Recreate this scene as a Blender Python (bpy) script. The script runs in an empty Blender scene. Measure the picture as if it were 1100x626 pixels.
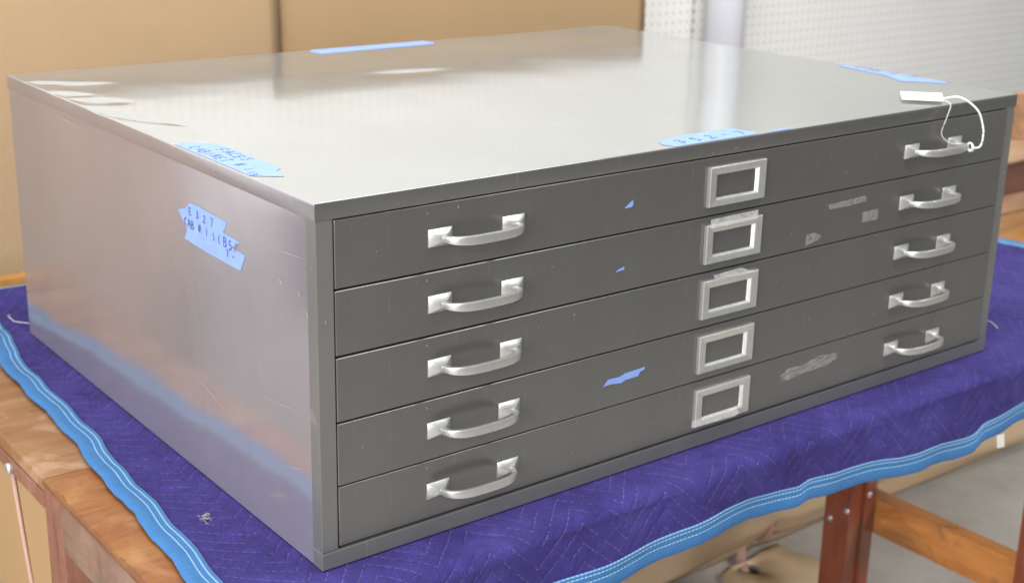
import bpy, bmesh, math, random
from mathutils import Vector, noise
random.seed(7)
S = bpy.context.scene
C = bpy.data.collections.new("place"); S.collection.children.link(C)

# ------------------------------------------------------------------ materials
def mat(name):
    m = bpy.data.materials.new(name); m.use_nodes = True
    nt = m.node_tree; b = nt.nodes['Principled BSDF']
    return m, nt, b
def N(nt, t, **k):
    n = nt.nodes.new(t)
    for a, v in k.items():
        if a.startswith('i_'): n.inputs[a[2:].replace('_', ' ')].default_value = v
        else: setattr(n, a, v)
    return n
def L(nt, a, b): nt.links.new(a, b)
def M_(nt, op, a, b=None, c=None, clamp=False):
    n = nt.nodes.new('ShaderNodeMath'); n.operation = op; n.use_clamp = clamp
    for i, v in enumerate((a, b, c)):
        if v is None: continue
        if isinstance(v, (int, float)): n.inputs[i].default_value = v
        else: nt.links.new(v, n.inputs[i])
    return n.outputs[0]
def ramp(nt, fac, stops):
    r = nt.nodes.new('ShaderNodeValToRGB'); e = r.color_ramp.elements
    while len(e) < len(stops): e.new(0.5)
    for i, (p, c) in enumerate(stops):
        e[i].position = p; e[i].color = (*c, 1) if len(c) == 3 else c
    nt.links.new(fac, r.inputs[0]); return r.outputs[0]
def mix(nt, f, a, b):
    n = nt.nodes.new('ShaderNodeMix'); n.data_type = 'RGBA'
    for s, v in ((0, f), (6, a), (7, b)):
        if isinstance(v, (int, float)): n.inputs[s].default_value = v
        elif isinstance(v, tuple): n.inputs[s].default_value = (*v, 1)
        else: nt.links.new(v, n.inputs[s])
    return n.outputs[2]
def noise_t(nt, vec, scale, detail=4, rough=.55, out=0, dist=0):
    n = nt.nodes.new('ShaderNodeTexNoise'); n.inputs['Scale'].default_value = scale
    n.inputs['Detail'].default_value = detail; n.inputs['Roughness'].default_value = rough
    n.inputs['Distortion'].default_value = dist
    if vec is not None: nt.links.new(vec, n.inputs['Vector'])
    return n.outputs[out]
def coord(nt, scale=(1, 1, 1), rot=(0, 0, 0), kind='Object'):
    t = nt.nodes.new('ShaderNodeTexCoord'); mp = nt.nodes.new('ShaderNodeMapping')
    mp.inputs['Scale'].default_value = scale; mp.inputs['Rotation'].default_value = rot
    nt.links.new(t.outputs[kind], mp.inputs[0]); return mp.outputs[0]
def bump(nt, b, h, strength=.2, dist=.001):
    n = nt.nodes.new('ShaderNodeBump'); n.inputs['Strength'].default_value = strength
    n.inputs['Distance'].default_value = dist
    nt.links.new(h, n.inputs['Height']); nt.links.new(n.outputs[0], b.inputs['Normal'])

def paint_material(name, col=(.165, .160, .148), rough=.2, metallic=.35, ior=1.65, smear_amt=.25):
    m, nt, b = mat(name)
    v = coord(nt)
    big = noise_t(nt, v, 3.5, 5, .6)
    fine = noise_t(nt, v, 60, 4, .6)
    base = mix(nt, M_(nt, 'MULTIPLY', big, .8), tuple(c * .78 for c in col), tuple(c * 1.22 for c in col))
    # small paint chips and dust specks
    vo = nt.nodes.new('ShaderNodeTexVoronoi'); vo.inputs['Scale'].default_value = 26
    L(nt, v, vo.inputs['Vector'])
    w = nt.nodes.new('ShaderNodeTexWhiteNoise'); L(nt, vo.outputs['Position'], w.inputs['Vector'])
    near = M_(nt, 'LESS_THAN', vo.outputs['Distance'], M_(nt, 'MULTIPLY', w.outputs['Value'], .045))
    some = M_(nt, 'GREATER_THAN', w.outputs['Value'], .72)
    chip = M_(nt, 'MULTIPLY', M_(nt, 'MULTIPLY', near, some), .55)
    base = mix(nt, chip, base, (.45, .42, .38))
    # rubbed hairline scuffs
    v2 = coord(nt, (60, 3, 3), (.3, .6, .4))
    hl = noise_t(nt, v2, 6, 2, .5)
    hair = M_(nt, 'MULTIPLY', M_(nt, 'GREATER_THAN', hl, .70), .12)
    base = mix(nt, hair, base, (.5, .48, .45))
    L(nt, base, b.inputs['Base Color'])
    b.inputs['Metallic'].default_value = metallic
    b.inputs['IOR'].default_value = ior
    sm = noise_t(nt, coord(nt, (1, 1, 1)), 9, 6, .65, dist=1.5)
    smear = noise_t(nt, coord(nt, (1, 1, .35)), 5, 7, .75, dist=2.5)
    r = M_(nt, 'ADD', M_(nt, 'MULTIPLY_ADD', sm, .12, rough - .06), M_(nt, 'MULTIPLY', M_(nt, 'SUBTRACT', smear, .52, clamp=True), .45 * smear_amt))
    base = mix(nt, M_(nt, 'MULTIPLY', M_(nt, 'SUBTRACT', smear, .5, clamp=True), 1.2 * smear_amt, clamp=True), base, (.13, .105, .085))
    L(nt, base, b.inputs['Base Color'])
    L(nt, r, b.inputs['Roughness'])
    h = M_(nt, 'ADD', M_(nt, 'MULTIPLY', noise_t(nt, v, 420, 2), .35), M_(nt, 'MULTIPLY', noise_t(nt, v, 14, 2), .7))
    bump(nt, b, h, .10, .0004)
    return m
PAINT = paint_material('grey_enamel_lit_side', col=(.40, .375, .395), rough=.13, metallic=.64)  # cabinet sides: same enamel, lightened in colour for the light they catch
PAINT_TOP = paint_material('grey_enamel_lit_top', col=(.34, .342, .325), rough=.11, metallic=.55)  # lid top: same enamel with its brighter lighting put into the colour
PAINT_FRONT = paint_material('grey_enamel_shaded_front', col=(.158, .154, .145), rough=.21, metallic=.58, smear_amt=1.0)  # drawer fronts: same enamel, darkened in colour for the shaded facing

PAINT_FRAME = paint_material('grey_enamel_shaded_frame', col=(.15, .147, .135), rough=.30, metallic=.3)  # face frame: same enamel, darkened like the drawer fronts

def metal(name, col, rough, grain=0):
    m, nt, b = mat(name)
    b.inputs['Metallic'].default_value = .8
    v = coord(nt, (1, 1, 1)); n = noise_t(nt, v, 130, 4)
    L(nt, mix(nt, n, tuple(c * .8 for c in col), col), b.inputs['Base Color'])
    L(nt, M_(nt, 'MULTIPLY_ADD', noise_t(nt, v, 45, 4), .22, rough - .1), b.inputs['Roughness'])
    bump(nt, b, noise_t(nt, v, 300, 3), .15, .0004)
    return m
NICKEL = metal('satin_nickel', (.56, .55, .515), .36)
HOLDER = metal('worn_nickel_plate', (.64, .63, .59), .32)
BOLT = metal('zinc_bolt', (.6, .6, .6), .45)

def simple(name, col, rough=.6, var=.15, scale=20, bs=.2, bd=.001, spec=None, cs=(1, 1, 1)):
    m, nt, b = mat(name); v = coord(nt, cs); n = noise_t(nt, v, scale, 5, .6)
    L(nt, mix(nt, n, tuple(c * (1 - var) for c in col), tuple(min(1, c * (1 + var)) for c in col)), b.inputs['Base Color'])
    b.inputs['Roughness'].default_value = rough
    if spec is not None: b.inputs['Specular IOR Level'].default_value = spec
    bump(nt, b, noise_t(nt, v, scale * 6, 3), bs, bd)
    return m
DARK = simple('interior_shade', (.012, .012, .012), .8)  # near-black colour standing in for shade inside cabinet and hole
TAPE = simple('blue_masking_tape', (.19, .29, .60), .55, .16, 45, .9, .0006, cs=(1, 1, 1))
INK = simple('black_ink', (.06, .05, .12), .6)
TAG = simple('white_card', (.86, .85, .78), .6, .03)
STRING = simple('white_string', (.66, .66, .61), .8, .05, 200)
PIPE = simple('white_plastic_pipe', (.58, .585, .62), .35, .04, 6, .05)
STRAP = simple('faded_pink_strap', (.38, .24, .19), .7, .1)
CONCRETE_M, nt, b = mat('concrete')
v = coord(nt); n1 = noise_t(nt, v, 2.5, 8, .65); n2 = noise_t(nt, v, 90, 4)
c = ramp(nt, n1, [(.3, (.34, .32, .29)), (.5, (.46, .44, .40)), (.72, (.58, .56, .50))])
c = mix(nt, M_(nt, 'MULTIPLY', n2, .35), c, (.16, .15, .13)); L(nt, c, b.inputs['Base Color'])
b.inputs['Roughness'].default_value = .75; bump(nt, b, n2, .3, .002)

def board_material(name, light, mid, dark, axis, rough=.35, worn=.5, edge=None):
    """plank: grain runs along axis (0 x, 1 y, 2 z)"""
    m, nt, b = mat(name)
    sc = [7, 7, 7]; sc[axis] = 1.6
    v = coord(nt, tuple(sc)); g = noise_t(nt, v, 3.0, 7, .65, dist=.6)
    sc2 = [120, 120, 120]; sc2[axis] = 4
    f = noise_t(nt, coord(nt, tuple(sc2)), 2.0, 4, .6)
    c = ramp(nt, g, [(.28, dark), (.45, mid), (.68, light)])
    c = mix(nt, M_(nt, 'MULTIPLY', M_(nt, 'SUBTRACT', f, .40, clamp=True), 1.0, clamp=True), c, dark)
    w = noise_t(nt, coord(nt, (1, 1, 1)), 7, 6, .7, dist=1.0)
    wear = ramp(nt, w, [(.50, (0, 0, 0)), (.62, (1, 1, 1))])
    c = mix(nt, M_(nt, 'MULTIPLY', wear, worn), c, tuple(min(1, x * 1.1 + .06) for x in light))
    st = noise_t(nt, coord(nt, (1, 1, 1)), 4.2, 6, .75, dist=.5)
    stain = ramp(nt, st, [(.55, (0, 0, 0)), (.64, (1, 1, 1))])
    c = mix(nt, M_(nt, 'MULTIPLY', stain, .55), c, (.10, .055, .03))
    if edge is not None:   # dark varnish worn along the end edge
        sp_ = nt.nodes.new('ShaderNodeSeparateXYZ'); L(nt, coord(nt), sp_.inputs[0])
        en = noise_t(nt, coord(nt), 22, 5, .7)
        ed = M_(nt, 'LESS_THAN', sp_.outputs[0], M_(nt, 'MULTIPLY_ADD', en, .022, edge - .007))
        c = mix(nt, M_(nt, 'MULTIPLY', ed, .6), c, (.12, .04, .015))
    L(nt, c, b.inputs['Base Color']); b.inputs['Roughness'].default_value = rough
    bump(nt, b, M_(nt, 'ADD', f, g), .35, .0015)
    return m
BENCH = board_material('worn_varnished_board', (.31, .145, .036), (.24, .085, .018), (.12, .035, .010), 0, .45, .35, edge=-.7545)
BENCH_B = board_material('worn_pale_board', (.29, .165, .075), (.23, .105, .036), (.13, .052, .020), 0, .5, .7)
APRON = board_material('dirty_apron_wood', (.21, .13, .085), (.17, .09, .055), (.09, .05, .035), 1, .5, .3)
REDWOOD = board_material('red_stained_post', (.25, .075, .035), (.19, .045, .02), (.09, .02, .01), 2, .35, .12)
REDPALE = board_material('faded_red_post', (.25, .11, .065), (.20, .08, .045), (.12, .045, .028), 2, .5, .3)
ORANGE = board_material('orange_varnished_rail', (.58, .25, .07), (.47, .18, .045), (.33, .11, .03), 1, .35, .05)
RAILM = board_material('yellow_varnished_rail', (.45, .24, .065), (.38, .18, .045), (.26, .11, .03), 0, .3, .1)
CRATE_D = board_material('dark_brown_board', (.16, .07, .04), (.11, .045, .028), (.05, .02, .012), 0, .5, .05)
CRATE_L = board_material('light_brown_board', (.40, .26, .16), (.33, .20, .12), (.24, .13, .08), 0, .5, .1)
POSTW = board_material('pine_post', (.45, .27, .15), (.36, .20, .11), (.28, .14, .08), 2, .5, .1)

def card_mat(name, col):
    m, nt, b = mat(name)
    v = coord(nt, (1, 1, 1)); n = noise_t(nt, v, 2.2, 5, .6)
    fib = noise_t(nt, coord(nt, (60, 60, 300)), 3, 3)
    c = mix(nt, n, tuple(x * .9 for x in col), tuple(x * 1.08 for x in col))
    c = mix(nt, M_(nt, 'MULTIPLY', fib, .18), c, tuple(x * .7 for x in col))
    L(nt, c, b.inputs['Base Color']); b.inputs['Roughness'].default_value = .75
    wv = nt.nodes.new('ShaderNodeTexWave'); wv.bands_direction = 'X'; wv.inputs['Scale'].default_value = 40
    L(nt, coord(nt), wv.inputs['Vector'])
    bump(nt, b, M_(nt, 'ADD', wv.outputs['Fac'], M_(nt, 'MULTIPLY', n, 3)), .12, .0012)
    return m
CARD = card_mat('kraft_cardboard', (.55, .40, .24))
CARD_B = card_mat('kraft_cardboard_brown', (.54, .385, .215))
PANEL = card_mat('brown_hardboard', (.33, .205, .09))
KRAFT = card_mat('kraft_wrapping', (.44, .31, .19))

# pegboard
PEG, nt, b = mat('white_pegboard')
tc = nt.nodes.new('ShaderNodeTexCoord'); sx = nt.nodes.new('ShaderNodeSeparateXYZ'); L(nt, tc.outputs['Object'], sx.inputs[0])
def cell(o): return M_(nt, 'SUBTRACT', M_(nt, 'FRACT', M_(nt, 'DIVIDE', o, .0254)), .5)
cx_, cz_ = cell(sx.outputs[0]), cell(sx.outputs[2])
d = M_(nt, 'SQRT', M_(nt, 'ADD', M_(nt, 'MULTIPLY', cx_, cx_), M_(nt, 'MULTIPLY', cz_, cz_)))
hole = M_(nt, 'LESS_THAN', d, .125)
pn = noise_t(nt, coord(nt), 3, 4)
wc = mix(nt, pn, (.70, .68, .645), (.76, .745, .71))
L(nt, mix(nt, hole, wc, (.36, .35, .33)), b.inputs['Base Color']); b.inputs['Roughness'].default_value = .45
bump(nt, b, M_(nt, 'MULTIPLY', hole, -1), .6, .003)
WALLP = simple('painted_wall', (.62, .61, .58), .6, .04, 3)

# moving blanket: UV carries sheet metres
def zigzag(nt, s, t, half, spacing, phase=0.0):
    a = M_(nt, 'PINGPONG', M_(nt, 'ADD', s, 50.0 + phase), half)
    return M_(nt, 'MULTIPLY', M_(nt, 'ABSOLUTE', M_(nt, 'SUBTRACT', M_(nt, 'FRACT', M_(nt, 'DIVIDE', M_(nt, 'ADD', M_(nt, 'ADD', t, a), 50.0), spacing)), .5)), 2.0)  # 0 mid .. 1 at seam
BLANKET, nt, b = mat('quilted_purple_cloth')
uv = nt.nodes.new('ShaderNodeUVMap'); uv.uv_map = 'UVMap'
wob = nt.nodes.new('ShaderNodeTexNoise'); wob.inputs['Scale'].default_value = 9; L(nt, uv.outputs[0], wob.inputs['Vector'])
su = nt.nodes.new('ShaderNodeSeparateXYZ'); L(nt, uv.outputs[0], su.inputs[0])
wo = M_(nt, 'MULTIPLY', M_(nt, 'SUBTRACT', wob.outputs[0], .5), .016)
zz = zigzag(nt, su.outputs[0], M_(nt, 'ADD', su.outputs[1], wo), .066, .024, .113)
uvm = nt.nodes.new('ShaderNodeMapping'); L(nt, uv.outputs[0], uvm.inputs[0])
n1 = noise_t(nt, uvm.outputs[0], 7, 6, .65); n2 = noise_t(nt, uvm.outputs[0], 260, 3, .6)
n3 = noise_t(nt, uvm.outputs[0], 30, 6, .75, dist=1.2)
base = ramp(nt, n1, [(.30, (.026, .018, .115)), (.5, (.042, .031, .180)), (.70, (.062, .048, .235))])
base = mix(nt, M_(nt, 'MULTIPLY', n3, .5), base, (.030, .019, .10))
base = mix(nt, M_(nt, 'MULTIPLY', M_(nt, 'GREATER_THAN', n2, .60), .12), base, (.13, .11, .25))
line = M_(nt, 'GREATER_THAN', zz, .955)
gate = M_(nt, 'GREATER_THAN', noise_t(nt, uvm.outputs[0], 22, 3, .8), .47)
dash = M_(nt, 'GREATER_THAN', M_(nt, 'FRACT', M_(nt, 'MULTIPLY', su.outputs[0], 150)), .3)
thr = M_(nt, 'MULTIPLY', M_(nt, 'MULTIPLY', line, gate), M_(nt, 'MULTIPLY', dash, .36))
base = mix(nt, thr, base, (.30, .27, .38))
L(nt, base, b.inputs['Base Color']); b.inputs['Roughness'].default_value = .9
b.inputs['Specular IOR Level'].default_value = .15; b.inputs['Sheen Weight'].default_value = .06; b.inputs['Sheen Tint'].default_value = (.6, .5, 1, 1)
puff = M_(nt, 'SUBTRACT', 1.0, M_(nt, 'POWER', zz, 3.0))
hgt = M_(nt, 'ADD', M_(nt, 'MULTIPLY', puff, .3), M_(nt, 'ADD', M_(nt, 'MULTIPLY', n3, 2.0), M_(nt, 'MULTIPLY', n2, .22)))
bump(nt, b, hgt, .9, .006)
TRIM, nt, b = mat('blue_binding')
uv = nt.nodes.new('ShaderNodeUVMap'); uv.uv_map = 'UVMap'
su = nt.nodes.new('ShaderNodeSeparateXYZ'); L(nt, uv.outputs[0], su.inputs[0])
def near(val, w): return M_(nt, 'LESS_THAN', M_(nt, 'ABSOLUTE', M_(nt, 'SUBTRACT', su.outputs[1], val)), w)
st = M_(nt, 'MAXIMUM', M_(nt, 'MAXIMUM', near(.0225, .0009), near(.0148, .0008)), M_(nt, 'MULTIPLY', near(.0275, .0008), .5))
st = M_(nt, 'MULTIPLY', st, M_(nt, 'GREATER_THAN', M_(nt, 'FRACT', M_(nt, 'MULTIPLY', su.outputs[0], 160)), .22))
nn = noise_t(nt, uv.outputs[0], 70, 6, .7)
bc = mix(nt, nn, (.02, .105, .27), (.036, .155, .35))
L(nt, mix(nt, M_(nt, 'MULTIPLY', st, .8), bc, (.32, .48, .55)), b.inputs['Base Color']); b.inputs['Roughness'].default_value = .8
rid = M_(nt, 'MAXIMUM', near(.0225, .0018), near(.0148, .0018))
bump(nt, b, M_(nt, 'SUBTRACT', M_(nt, 'MULTIPLY', nn, 1.2), rid), .6, .0025)

CLEAR, nt, b = mat('clear_tape_residue')
b.inputs['Base Color'].default_value = (.62, .60, .57, 1); b.inputs['Roughness'].default_value = .35
al = noise_t(nt, coord(nt), 160, 5, .7); L(nt, M_(nt, 'MULTIPLY_ADD', al, .4, -.08), b.inputs['Alpha'])
CLEAR2, nt, b = mat('clear_tape_strip')
b.inputs['Base Color'].default_value = (.80, .79, .75, 1); b.inputs['Roughness'].default_value = .25
al = noise_t(nt, coord(nt), 120, 4, .7); L(nt, M_(nt, 'MULTIPLY_ADD', al, .6, -.08), b.inputs['Alpha'])
SCR, nt, b = mat('bare_scratch')
b.inputs['Base Color'].default_value = (.55, .53, .50, 1); b.inputs['Metallic'].default_value = .6; b.inputs['Roughness'].default_value = .4
b.inputs['Alpha'].default_value = .55

# ------------------------------------------------------------------ builders
def link(name, me, m, parent=None, smooth=False):
    o = bpy.data.objects.new(name, me); C.objects.link(o)
    if m: me.materials.append(m)
    if parent: o.parent = parent
    if smooth:
        for p in me.polygons: p.use_smooth = True
    return o
def finish(name, bm, m, parent=None, smooth=False, off=None):
    bmesh.ops.recalc_face_normals(bm, faces=bm.faces)
    if parent is not None:
        l = parent_world(parent)
        bmesh.ops.translate(bm, verts=bm.verts, vec=-l)
    me = bpy.data.meshes.new(name); bm.to_mesh(me); bm.free()
    return link(name, me, m, parent, smooth)
def parent_world(o):
    v = Vector((0, 0, 0))
    while o: v += Vector(o.location); o = o.parent
    return v
def add_box(bm, x0, x1, y0, y1, z0, z1, bev=0.0, seg=2):
    r = bmesh.ops.create_cube(bm, size=1.0)
    vs = r['verts']
    for v in vs:
        v.co = Vector((x0 + (v.co.x + .5) * (x1 - x0), y0 + (v.co.y + .5) * (y1 - y0), z0 + (v.co.z + .5) * (z1 - z0)))
    if bev > 0:
        es = list({e for v in vs for e in v.link_edges})
        bmesh.ops.bevel(bm, geom=es, offset=bev, segments=seg, profile=.6, affect='EDGES')
def box(name, x0, x1, y0, y1, z0, z1, m, parent=None, bev=.001, seg=2):
    bm = bmesh.new(); add_box(bm, x0, x1, y0, y1, z0, z1, bev, seg)
    return finish(name, bm, m, parent)
def empty(name, loc, label, cat, group=None):
    o = bpy.data.objects.new(name, None); C.objects.link(o); o.location = loc
    o.empty_display_size = .05
    return tag(o, label, cat, group)
def tag(o, label, cat, group=None):
    o['label'] = label; o['category'] = cat
    if group: o['group'] = group
    return o
def tube(bm, pts, rad, seg=8, closed=False, flat=None):
    """sweep an ellipse of radii rad=(a,b) along pts; b along z-ish"""
    n = len(pts); rings = []
    for i, p in enumerate(pts):
        a = pts[max(0, i - 1)]; c = pts[min(n - 1, i + 1)]
        t = (Vector(c) - Vector(a)).normalized()
        up = Vector((0, 0, 1)) if abs(t.z) < .95 else Vector((1, 0, 0))
        s = t.cross(up).normalized(); u = s.cross(t).normalized()
        ra, rb = rad(i / (n - 1)) if callable(rad) else rad
        ring = []
        for k in range(seg):
            th = 2 * math.pi * k / seg
            cc, ss = math.cos(th), math.sin(th)
            if flat:  # squarer section
                cc = math.copysign(abs(cc) ** flat, cc); ss = math.copysign(abs(ss) ** flat, ss)
            ring.append(bm.verts.new(Vector(p) + s * ra * cc + u * rb * ss))
        rings.append(ring)
    for i in range(n - 1):
        for k in range(seg):
            bm.faces.new((rings[i][k], rings[i][(k + 1) % seg], rings[i + 1][(k + 1) % seg], rings[i + 1][k]))
    bm.faces.new(rings[0]); bm.faces.new(rings[-1][::-1])

# ------------------------------------------------------------------ camera
cam = bpy.data.cameras.new('camera'); co = bpy.data.objects.new('camera', cam); S.collection.objects.link(co)
co.location = (-.640324, -1.132695, .735116); co.rotation_euler = (1.272474, -.018357, -.648710)
cam.sensor_width = 36; cam.lens = 1477.327 / 1100 * 36
cam.shift_x = 12.262 / 1100; cam.shift_y = -25.447 / 1100
cam.clip_start = .02; cam.clip_end = 100
cam.dof.use_dof = True; cam.dof.focus_distance = 1.5; cam.dof.aperture_fstop = 6.0
S.camera = co

# ------------------------------------------------------------------ setting
W, D, H = 1.1775, .898, .40
FZ = -.76
def struct(o): o['kind'] = 'structure'; return o
struct(box('floor', -4, 7, -5, 1.62, FZ - .05, FZ, CONCRETE_M, bev=0))

wall = empty('pegboard_wall', (2.0, 1.5, FZ), 'white pegboard wall full of small holes behind the grey cabinet', 'wall')
wbm = bmesh.new(); add_box(wbm, -1.2, 2.004, 1.5, 1.52, FZ, 2.3)
finish('peg_panel', wbm, PEG, wall)
wbm = bmesh.new(); add_box(wbm, 2.012, 5.5, 1.497, 1.517, FZ, 2.3)
finish('peg_panel', wbm, PEG, wall)
bm = bmesh.new(); add_box(bm, -4, 7, 1.53, 1.6, FZ, 3.0)
finish('wall_backing', bm, WALLP, wall)

bm = bmesh.new(); tube(bm, [(2.066, 1.435, FZ), (2.066, 1.435, .6), (2.066, 1.435, 2.3)], (.052, .052), 40)
pipe = finish('drain_pipe', bm, PIPE, None, True)
tag(pipe, 'pale grey plastic pipe standing upright against the white pegboard', 'pipe')

def card_sheet(name, x0, x1, y, ztop, m, label, lean=.03, bow=.012, seed=0):
    bm = bmesh.new(); nx, nz = 40, 24
    G = [[None] * (nz + 1) for _ in range(nx + 1)]
    for i in range(nx + 1):
        for j in range(nz + 1):
            u, v = i / nx, j / nz
            x = x0 + (x1 - x0) * u; z = FZ + (ztop - FZ) * v
            yy = y + lean * (v - .7) + bow * math.sin(u * math.pi * 1.3 + seed) + .004 * noise.noise(Vector((x * 2, z * 2, seed)))
            G[i][j] = bm.verts.new((x, yy, z))
    for i in range(nx):
        for j in range(nz): bm.faces.new((G[i][j], G[i + 1][j], G[i + 1][j + 1], G[i][j + 1]))
    bmesh.ops.solidify(bm, geom=bm.faces[:], thickness=.006)
    o = finish(name, bm, m, None, True)
    for p in o.data.polygons: p.use_smooth = True
    return tag(o, label, 'cardboard', 'brown cardboard sheets leaning behind the cabinet')
card_sheet('cardboard_sheet', .652, 1.646, 1.30, .555, CARD_B, 'big brown cardboard sheet leaning right of the seam, next to the pegboard', bow=.004)
card_sheet('cardboard_sheet', -.45, .66, 1.284, .525, CARD, 'big brown cardboard sheet leaning left of the seam, behind the cabinet corner', bow=.006, seed=.4)

# ------------------------------------------------------------------ work bench (front) and rear table
ZT = -.012
bench = empty('work_bench', (.6, .18, FZ), 'worn wooden bench with red posts carrying the front of the cabinet', 'bench')
box('bench_top', -.1545, 2.12, -.050, .4085, ZT - .007, ZT, BENCH, bench, .0015)
box('apron', -.154, -.118, -.046, .350, ZT - .071, ZT - .0075, APRON, bench, .001)
box('apron', -.110, 2.10, -.047, -.012, ZT - .072, ZT - .0075, APRON, bench, .001)
box('apron', -.110, 2.10, .372, .4075, ZT - .072, ZT - .0075, APRON, bench, .001)
box('leg', -.1538, -.1175, .352, .4075, FZ, ZT - .0075, REDPALE, bench, .002)
box('leg', -.100, -.038, -.010, .03, FZ, ZT - .019, REDPALE, bench, .002)
box('leg', 1.350, 1.386, .348, .4075, FZ, ZT - .073, REDWOOD, bench, .002)
box('leg', 1.388, 1.418, .340, .4075, FZ, ZT - .073, REDWOOD, bench, .002)
box('leg', 1.350, 1.42, -.046, -.002, FZ, ZT - .073, REDWOOD, bench, .002)
box('stretcher', 1.420, 1.456, -.040, .40, -.537, -.461, ORANGE, bench, .002)
def bolt(x, y, z, nx, ny):
    bm = bmesh.new(); bmesh.ops.create_uvsphere(bm, u_segments=16, v_segments=8, radius=.0068)
    for v in bm.verts: v.co = Vector((x + v.co.x * (.5 if nx else 1), y + v.co.y * (.5 if ny else 1), z + v.co.z))
    finish('bolt', bm, BOLT, bench, True)
bolt(1.3495, .393, -.505, 1, 0); bolt(1.3495, .355, -.475, 1, 0); bolt(1.396, .3395, -.447, 0, 1)

rear = empty('rear_table', (.6, .78, FZ), 'paler wooden table butted behind the bench under the back of the cabinet', 'table')
box('table_top', -.152, 2.3, .4118, 1.185, ZT - .018, ZT - .0005, BENCH_B, rear, .0015)
box('edge_board', -.1535, -.146, .412, 1.18, ZT - .040, ZT - .019, REDPALE, rear, .001)
box('side_panel', -.150, -.144, .412, 1.18, FZ + .02, ZT - .041, PANEL, rear, .001)
box('back_rail', -.15, 1.9, 1.135, 1.165, ZT, .017, RAILM, rear, .002)
bm = bmesh.new(); tube(bm, [(-.151, .5285, -.043), (-.158, .5285, -.043), (-.160, .5285, -.043)], (.0075, .0075), 20)
finish('bolt', bm, BOLT, rear, True)
bm = bmesh.new(); tube(bm, [(-.1535, .527, -.050), (-.153, .508, -.13), (-.152, .488, -.21), (-.152, .45, -.36)], (.0028, .0028), 8)
o = finish('strap', bm, STRAP, rear, True)
box('leg', -.14, -.08, 1.05, 1.15, FZ, ZT - .019, REDPALE, rear, .002)
box('leg', 1.9, 1.99, 1.05, 1.15, FZ, ZT - .019, REDPALE, rear, .002)

# things on the table to the right of the cabinet
t = empty('wooden_crate', (2.2, .62, ZT), 'low brown wooden crate on the table right of the cabinet', 'crate')
box('lower_board', 1.80, 2.75, .50, .72, ZT + .001, .031, CRATE_L, t, .002)
box('upper_board', 1.80, 2.75, .497, .72, .032, .103, CRATE_D, t, .002)
box('lid', 1.79, 2.76, .490, .725, .104, .112, CRATE_L, t, .002)
o = box('pine_post', 2.183, 2.32, .600, .640, .1125, .217, POSTW, None, .002)
tag(o, 'upright pine board standing on the brown crate at the right edge', 'board')

# ------------------------------------------------------------------ moving blanket
def lerp_tab(tab, x):
    if x <= tab[0][0]: return tab[0][1]
    for (a, b_), (c_, d_) in zip(tab, tab[1:]):
        if x <= c_:
            t = (x - a) / (c_ - a); return b_ + (d_ - b_) * t
    return tab[-1][1]
FOLD = -.052
FRONT = [(-.15, -.138), (0, -.147), (.2, -.149), (.341, -.148), (.41, -.145), (.48, -.1415), (.54, -.139), (.597, -.1405), (.66, -.146),
         (.693, -.149), (.712, -.1425), (.78, -.1465), (.864, -.153), (.93, -.160), (.994, -.163), (1.06, -.171), (1.082, -.1705), (1.105, -.158), (1.17, -.156), (1.23, -.155), (1.5, -.17), (1.785, -.19)]
LEFT = [(-.14, -.130), (0, -.124), (.069, -.1175), (.1015, -.1128), (.1878, -.1065), (.2965, -.0984), (.39, -.0957), (.459, -.085), (.564, -.080), (.69, -.0779), (.817, -.0713), (.90, -.052), (.96, -.050), (1.04, -.045), (1.13, -.04)]
def surf(x, w, off=0.0):
    """sheet metres (x, w) -> world; the sheet bends over the bench's front edge"""
    r = .014
    n = .0025 * noise.noise(Vector((x * 9, w * 9, 0))) + .0012 * noise.noise(Vector((x * 30, w * 30, 3)))
    under = (-.01 < x < W + .01) and (-.004 < w < D + .01)
    if w >= FOLD + r * .5:
        e = max(0.0, max(-x, x - W, -w, w - D))
        amp = min(1.0, e / .03)
        z = -.0012 + off + (n * 1.2 if not under else 0) * amp - .004 * min(1, e / .05)
        # bunched fold behind the cabinet's far left corner
        if w > .88 and x < .4: z += .006 * math.exp(-((w - .975 - .06 * x) / .02) ** 2) + .020 * math.exp(-((w - 1.085) / .035) ** 2)
        return Vector((x, w, z))
    l = (FOLD + r * .5) - w
    arc = r * math.pi / 2
    z0 = -.0055
    if l < arc:
        a = l / r
        return Vector((x, FOLD + r * .5 - (r + off) * math.sin(a), z0 - r + (r + off) * math.cos(a)))
    dd = l - arc
    billow = .010 * math.sin(x * 11 + .6) * min(1, dd / .05) + .006 * math.sin(x * 31 + 1) * min(1, dd / .06) + n * 1.5
    return Vector((x, FOLD + r * .5 - r - off + billow * .5, z0 - r - dd))
XR, WB = 1.787, 1.125
def sheet(u, v):
    x = None; w0 = -.1 + 1.22 * v
    xl = lerp_tab(LEFT, w0); x = xl + (XR - xl) * u
    xr = x + .004 * noise.noise(Vector((v * 7, 0, 5)))
    wf = lerp_tab(FRONT, x) + .0008 * math.sin(x * 47)
    w = wf + (WB - wf) * v
    xl = lerp_tab(LEFT, w) + .0015 * math.sin(w * 55)
    x = xl + (XR + .008 * math.sin(w * 9) - xl) * u
    return x, w
blank = None
bm = bmesh.new(); nu, nv = 260, 200
uvl = bm.loops.layers.uv.new('UVMap'); G = []; PW = {}
def vmap(j):
    v = j / nv
    return v * .35 if v < .5 else .175 + (v - .5) * 1.65   # denser near the fold
for i in range(nu + 1):
    col = []
    for j in range(nv + 1):
        x, w = sheet(i / nu, vmap(j)); vt = bm.verts.new(surf(x, w)); PW[vt] = (x, w); col.append(vt)
    G.append(col)
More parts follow.
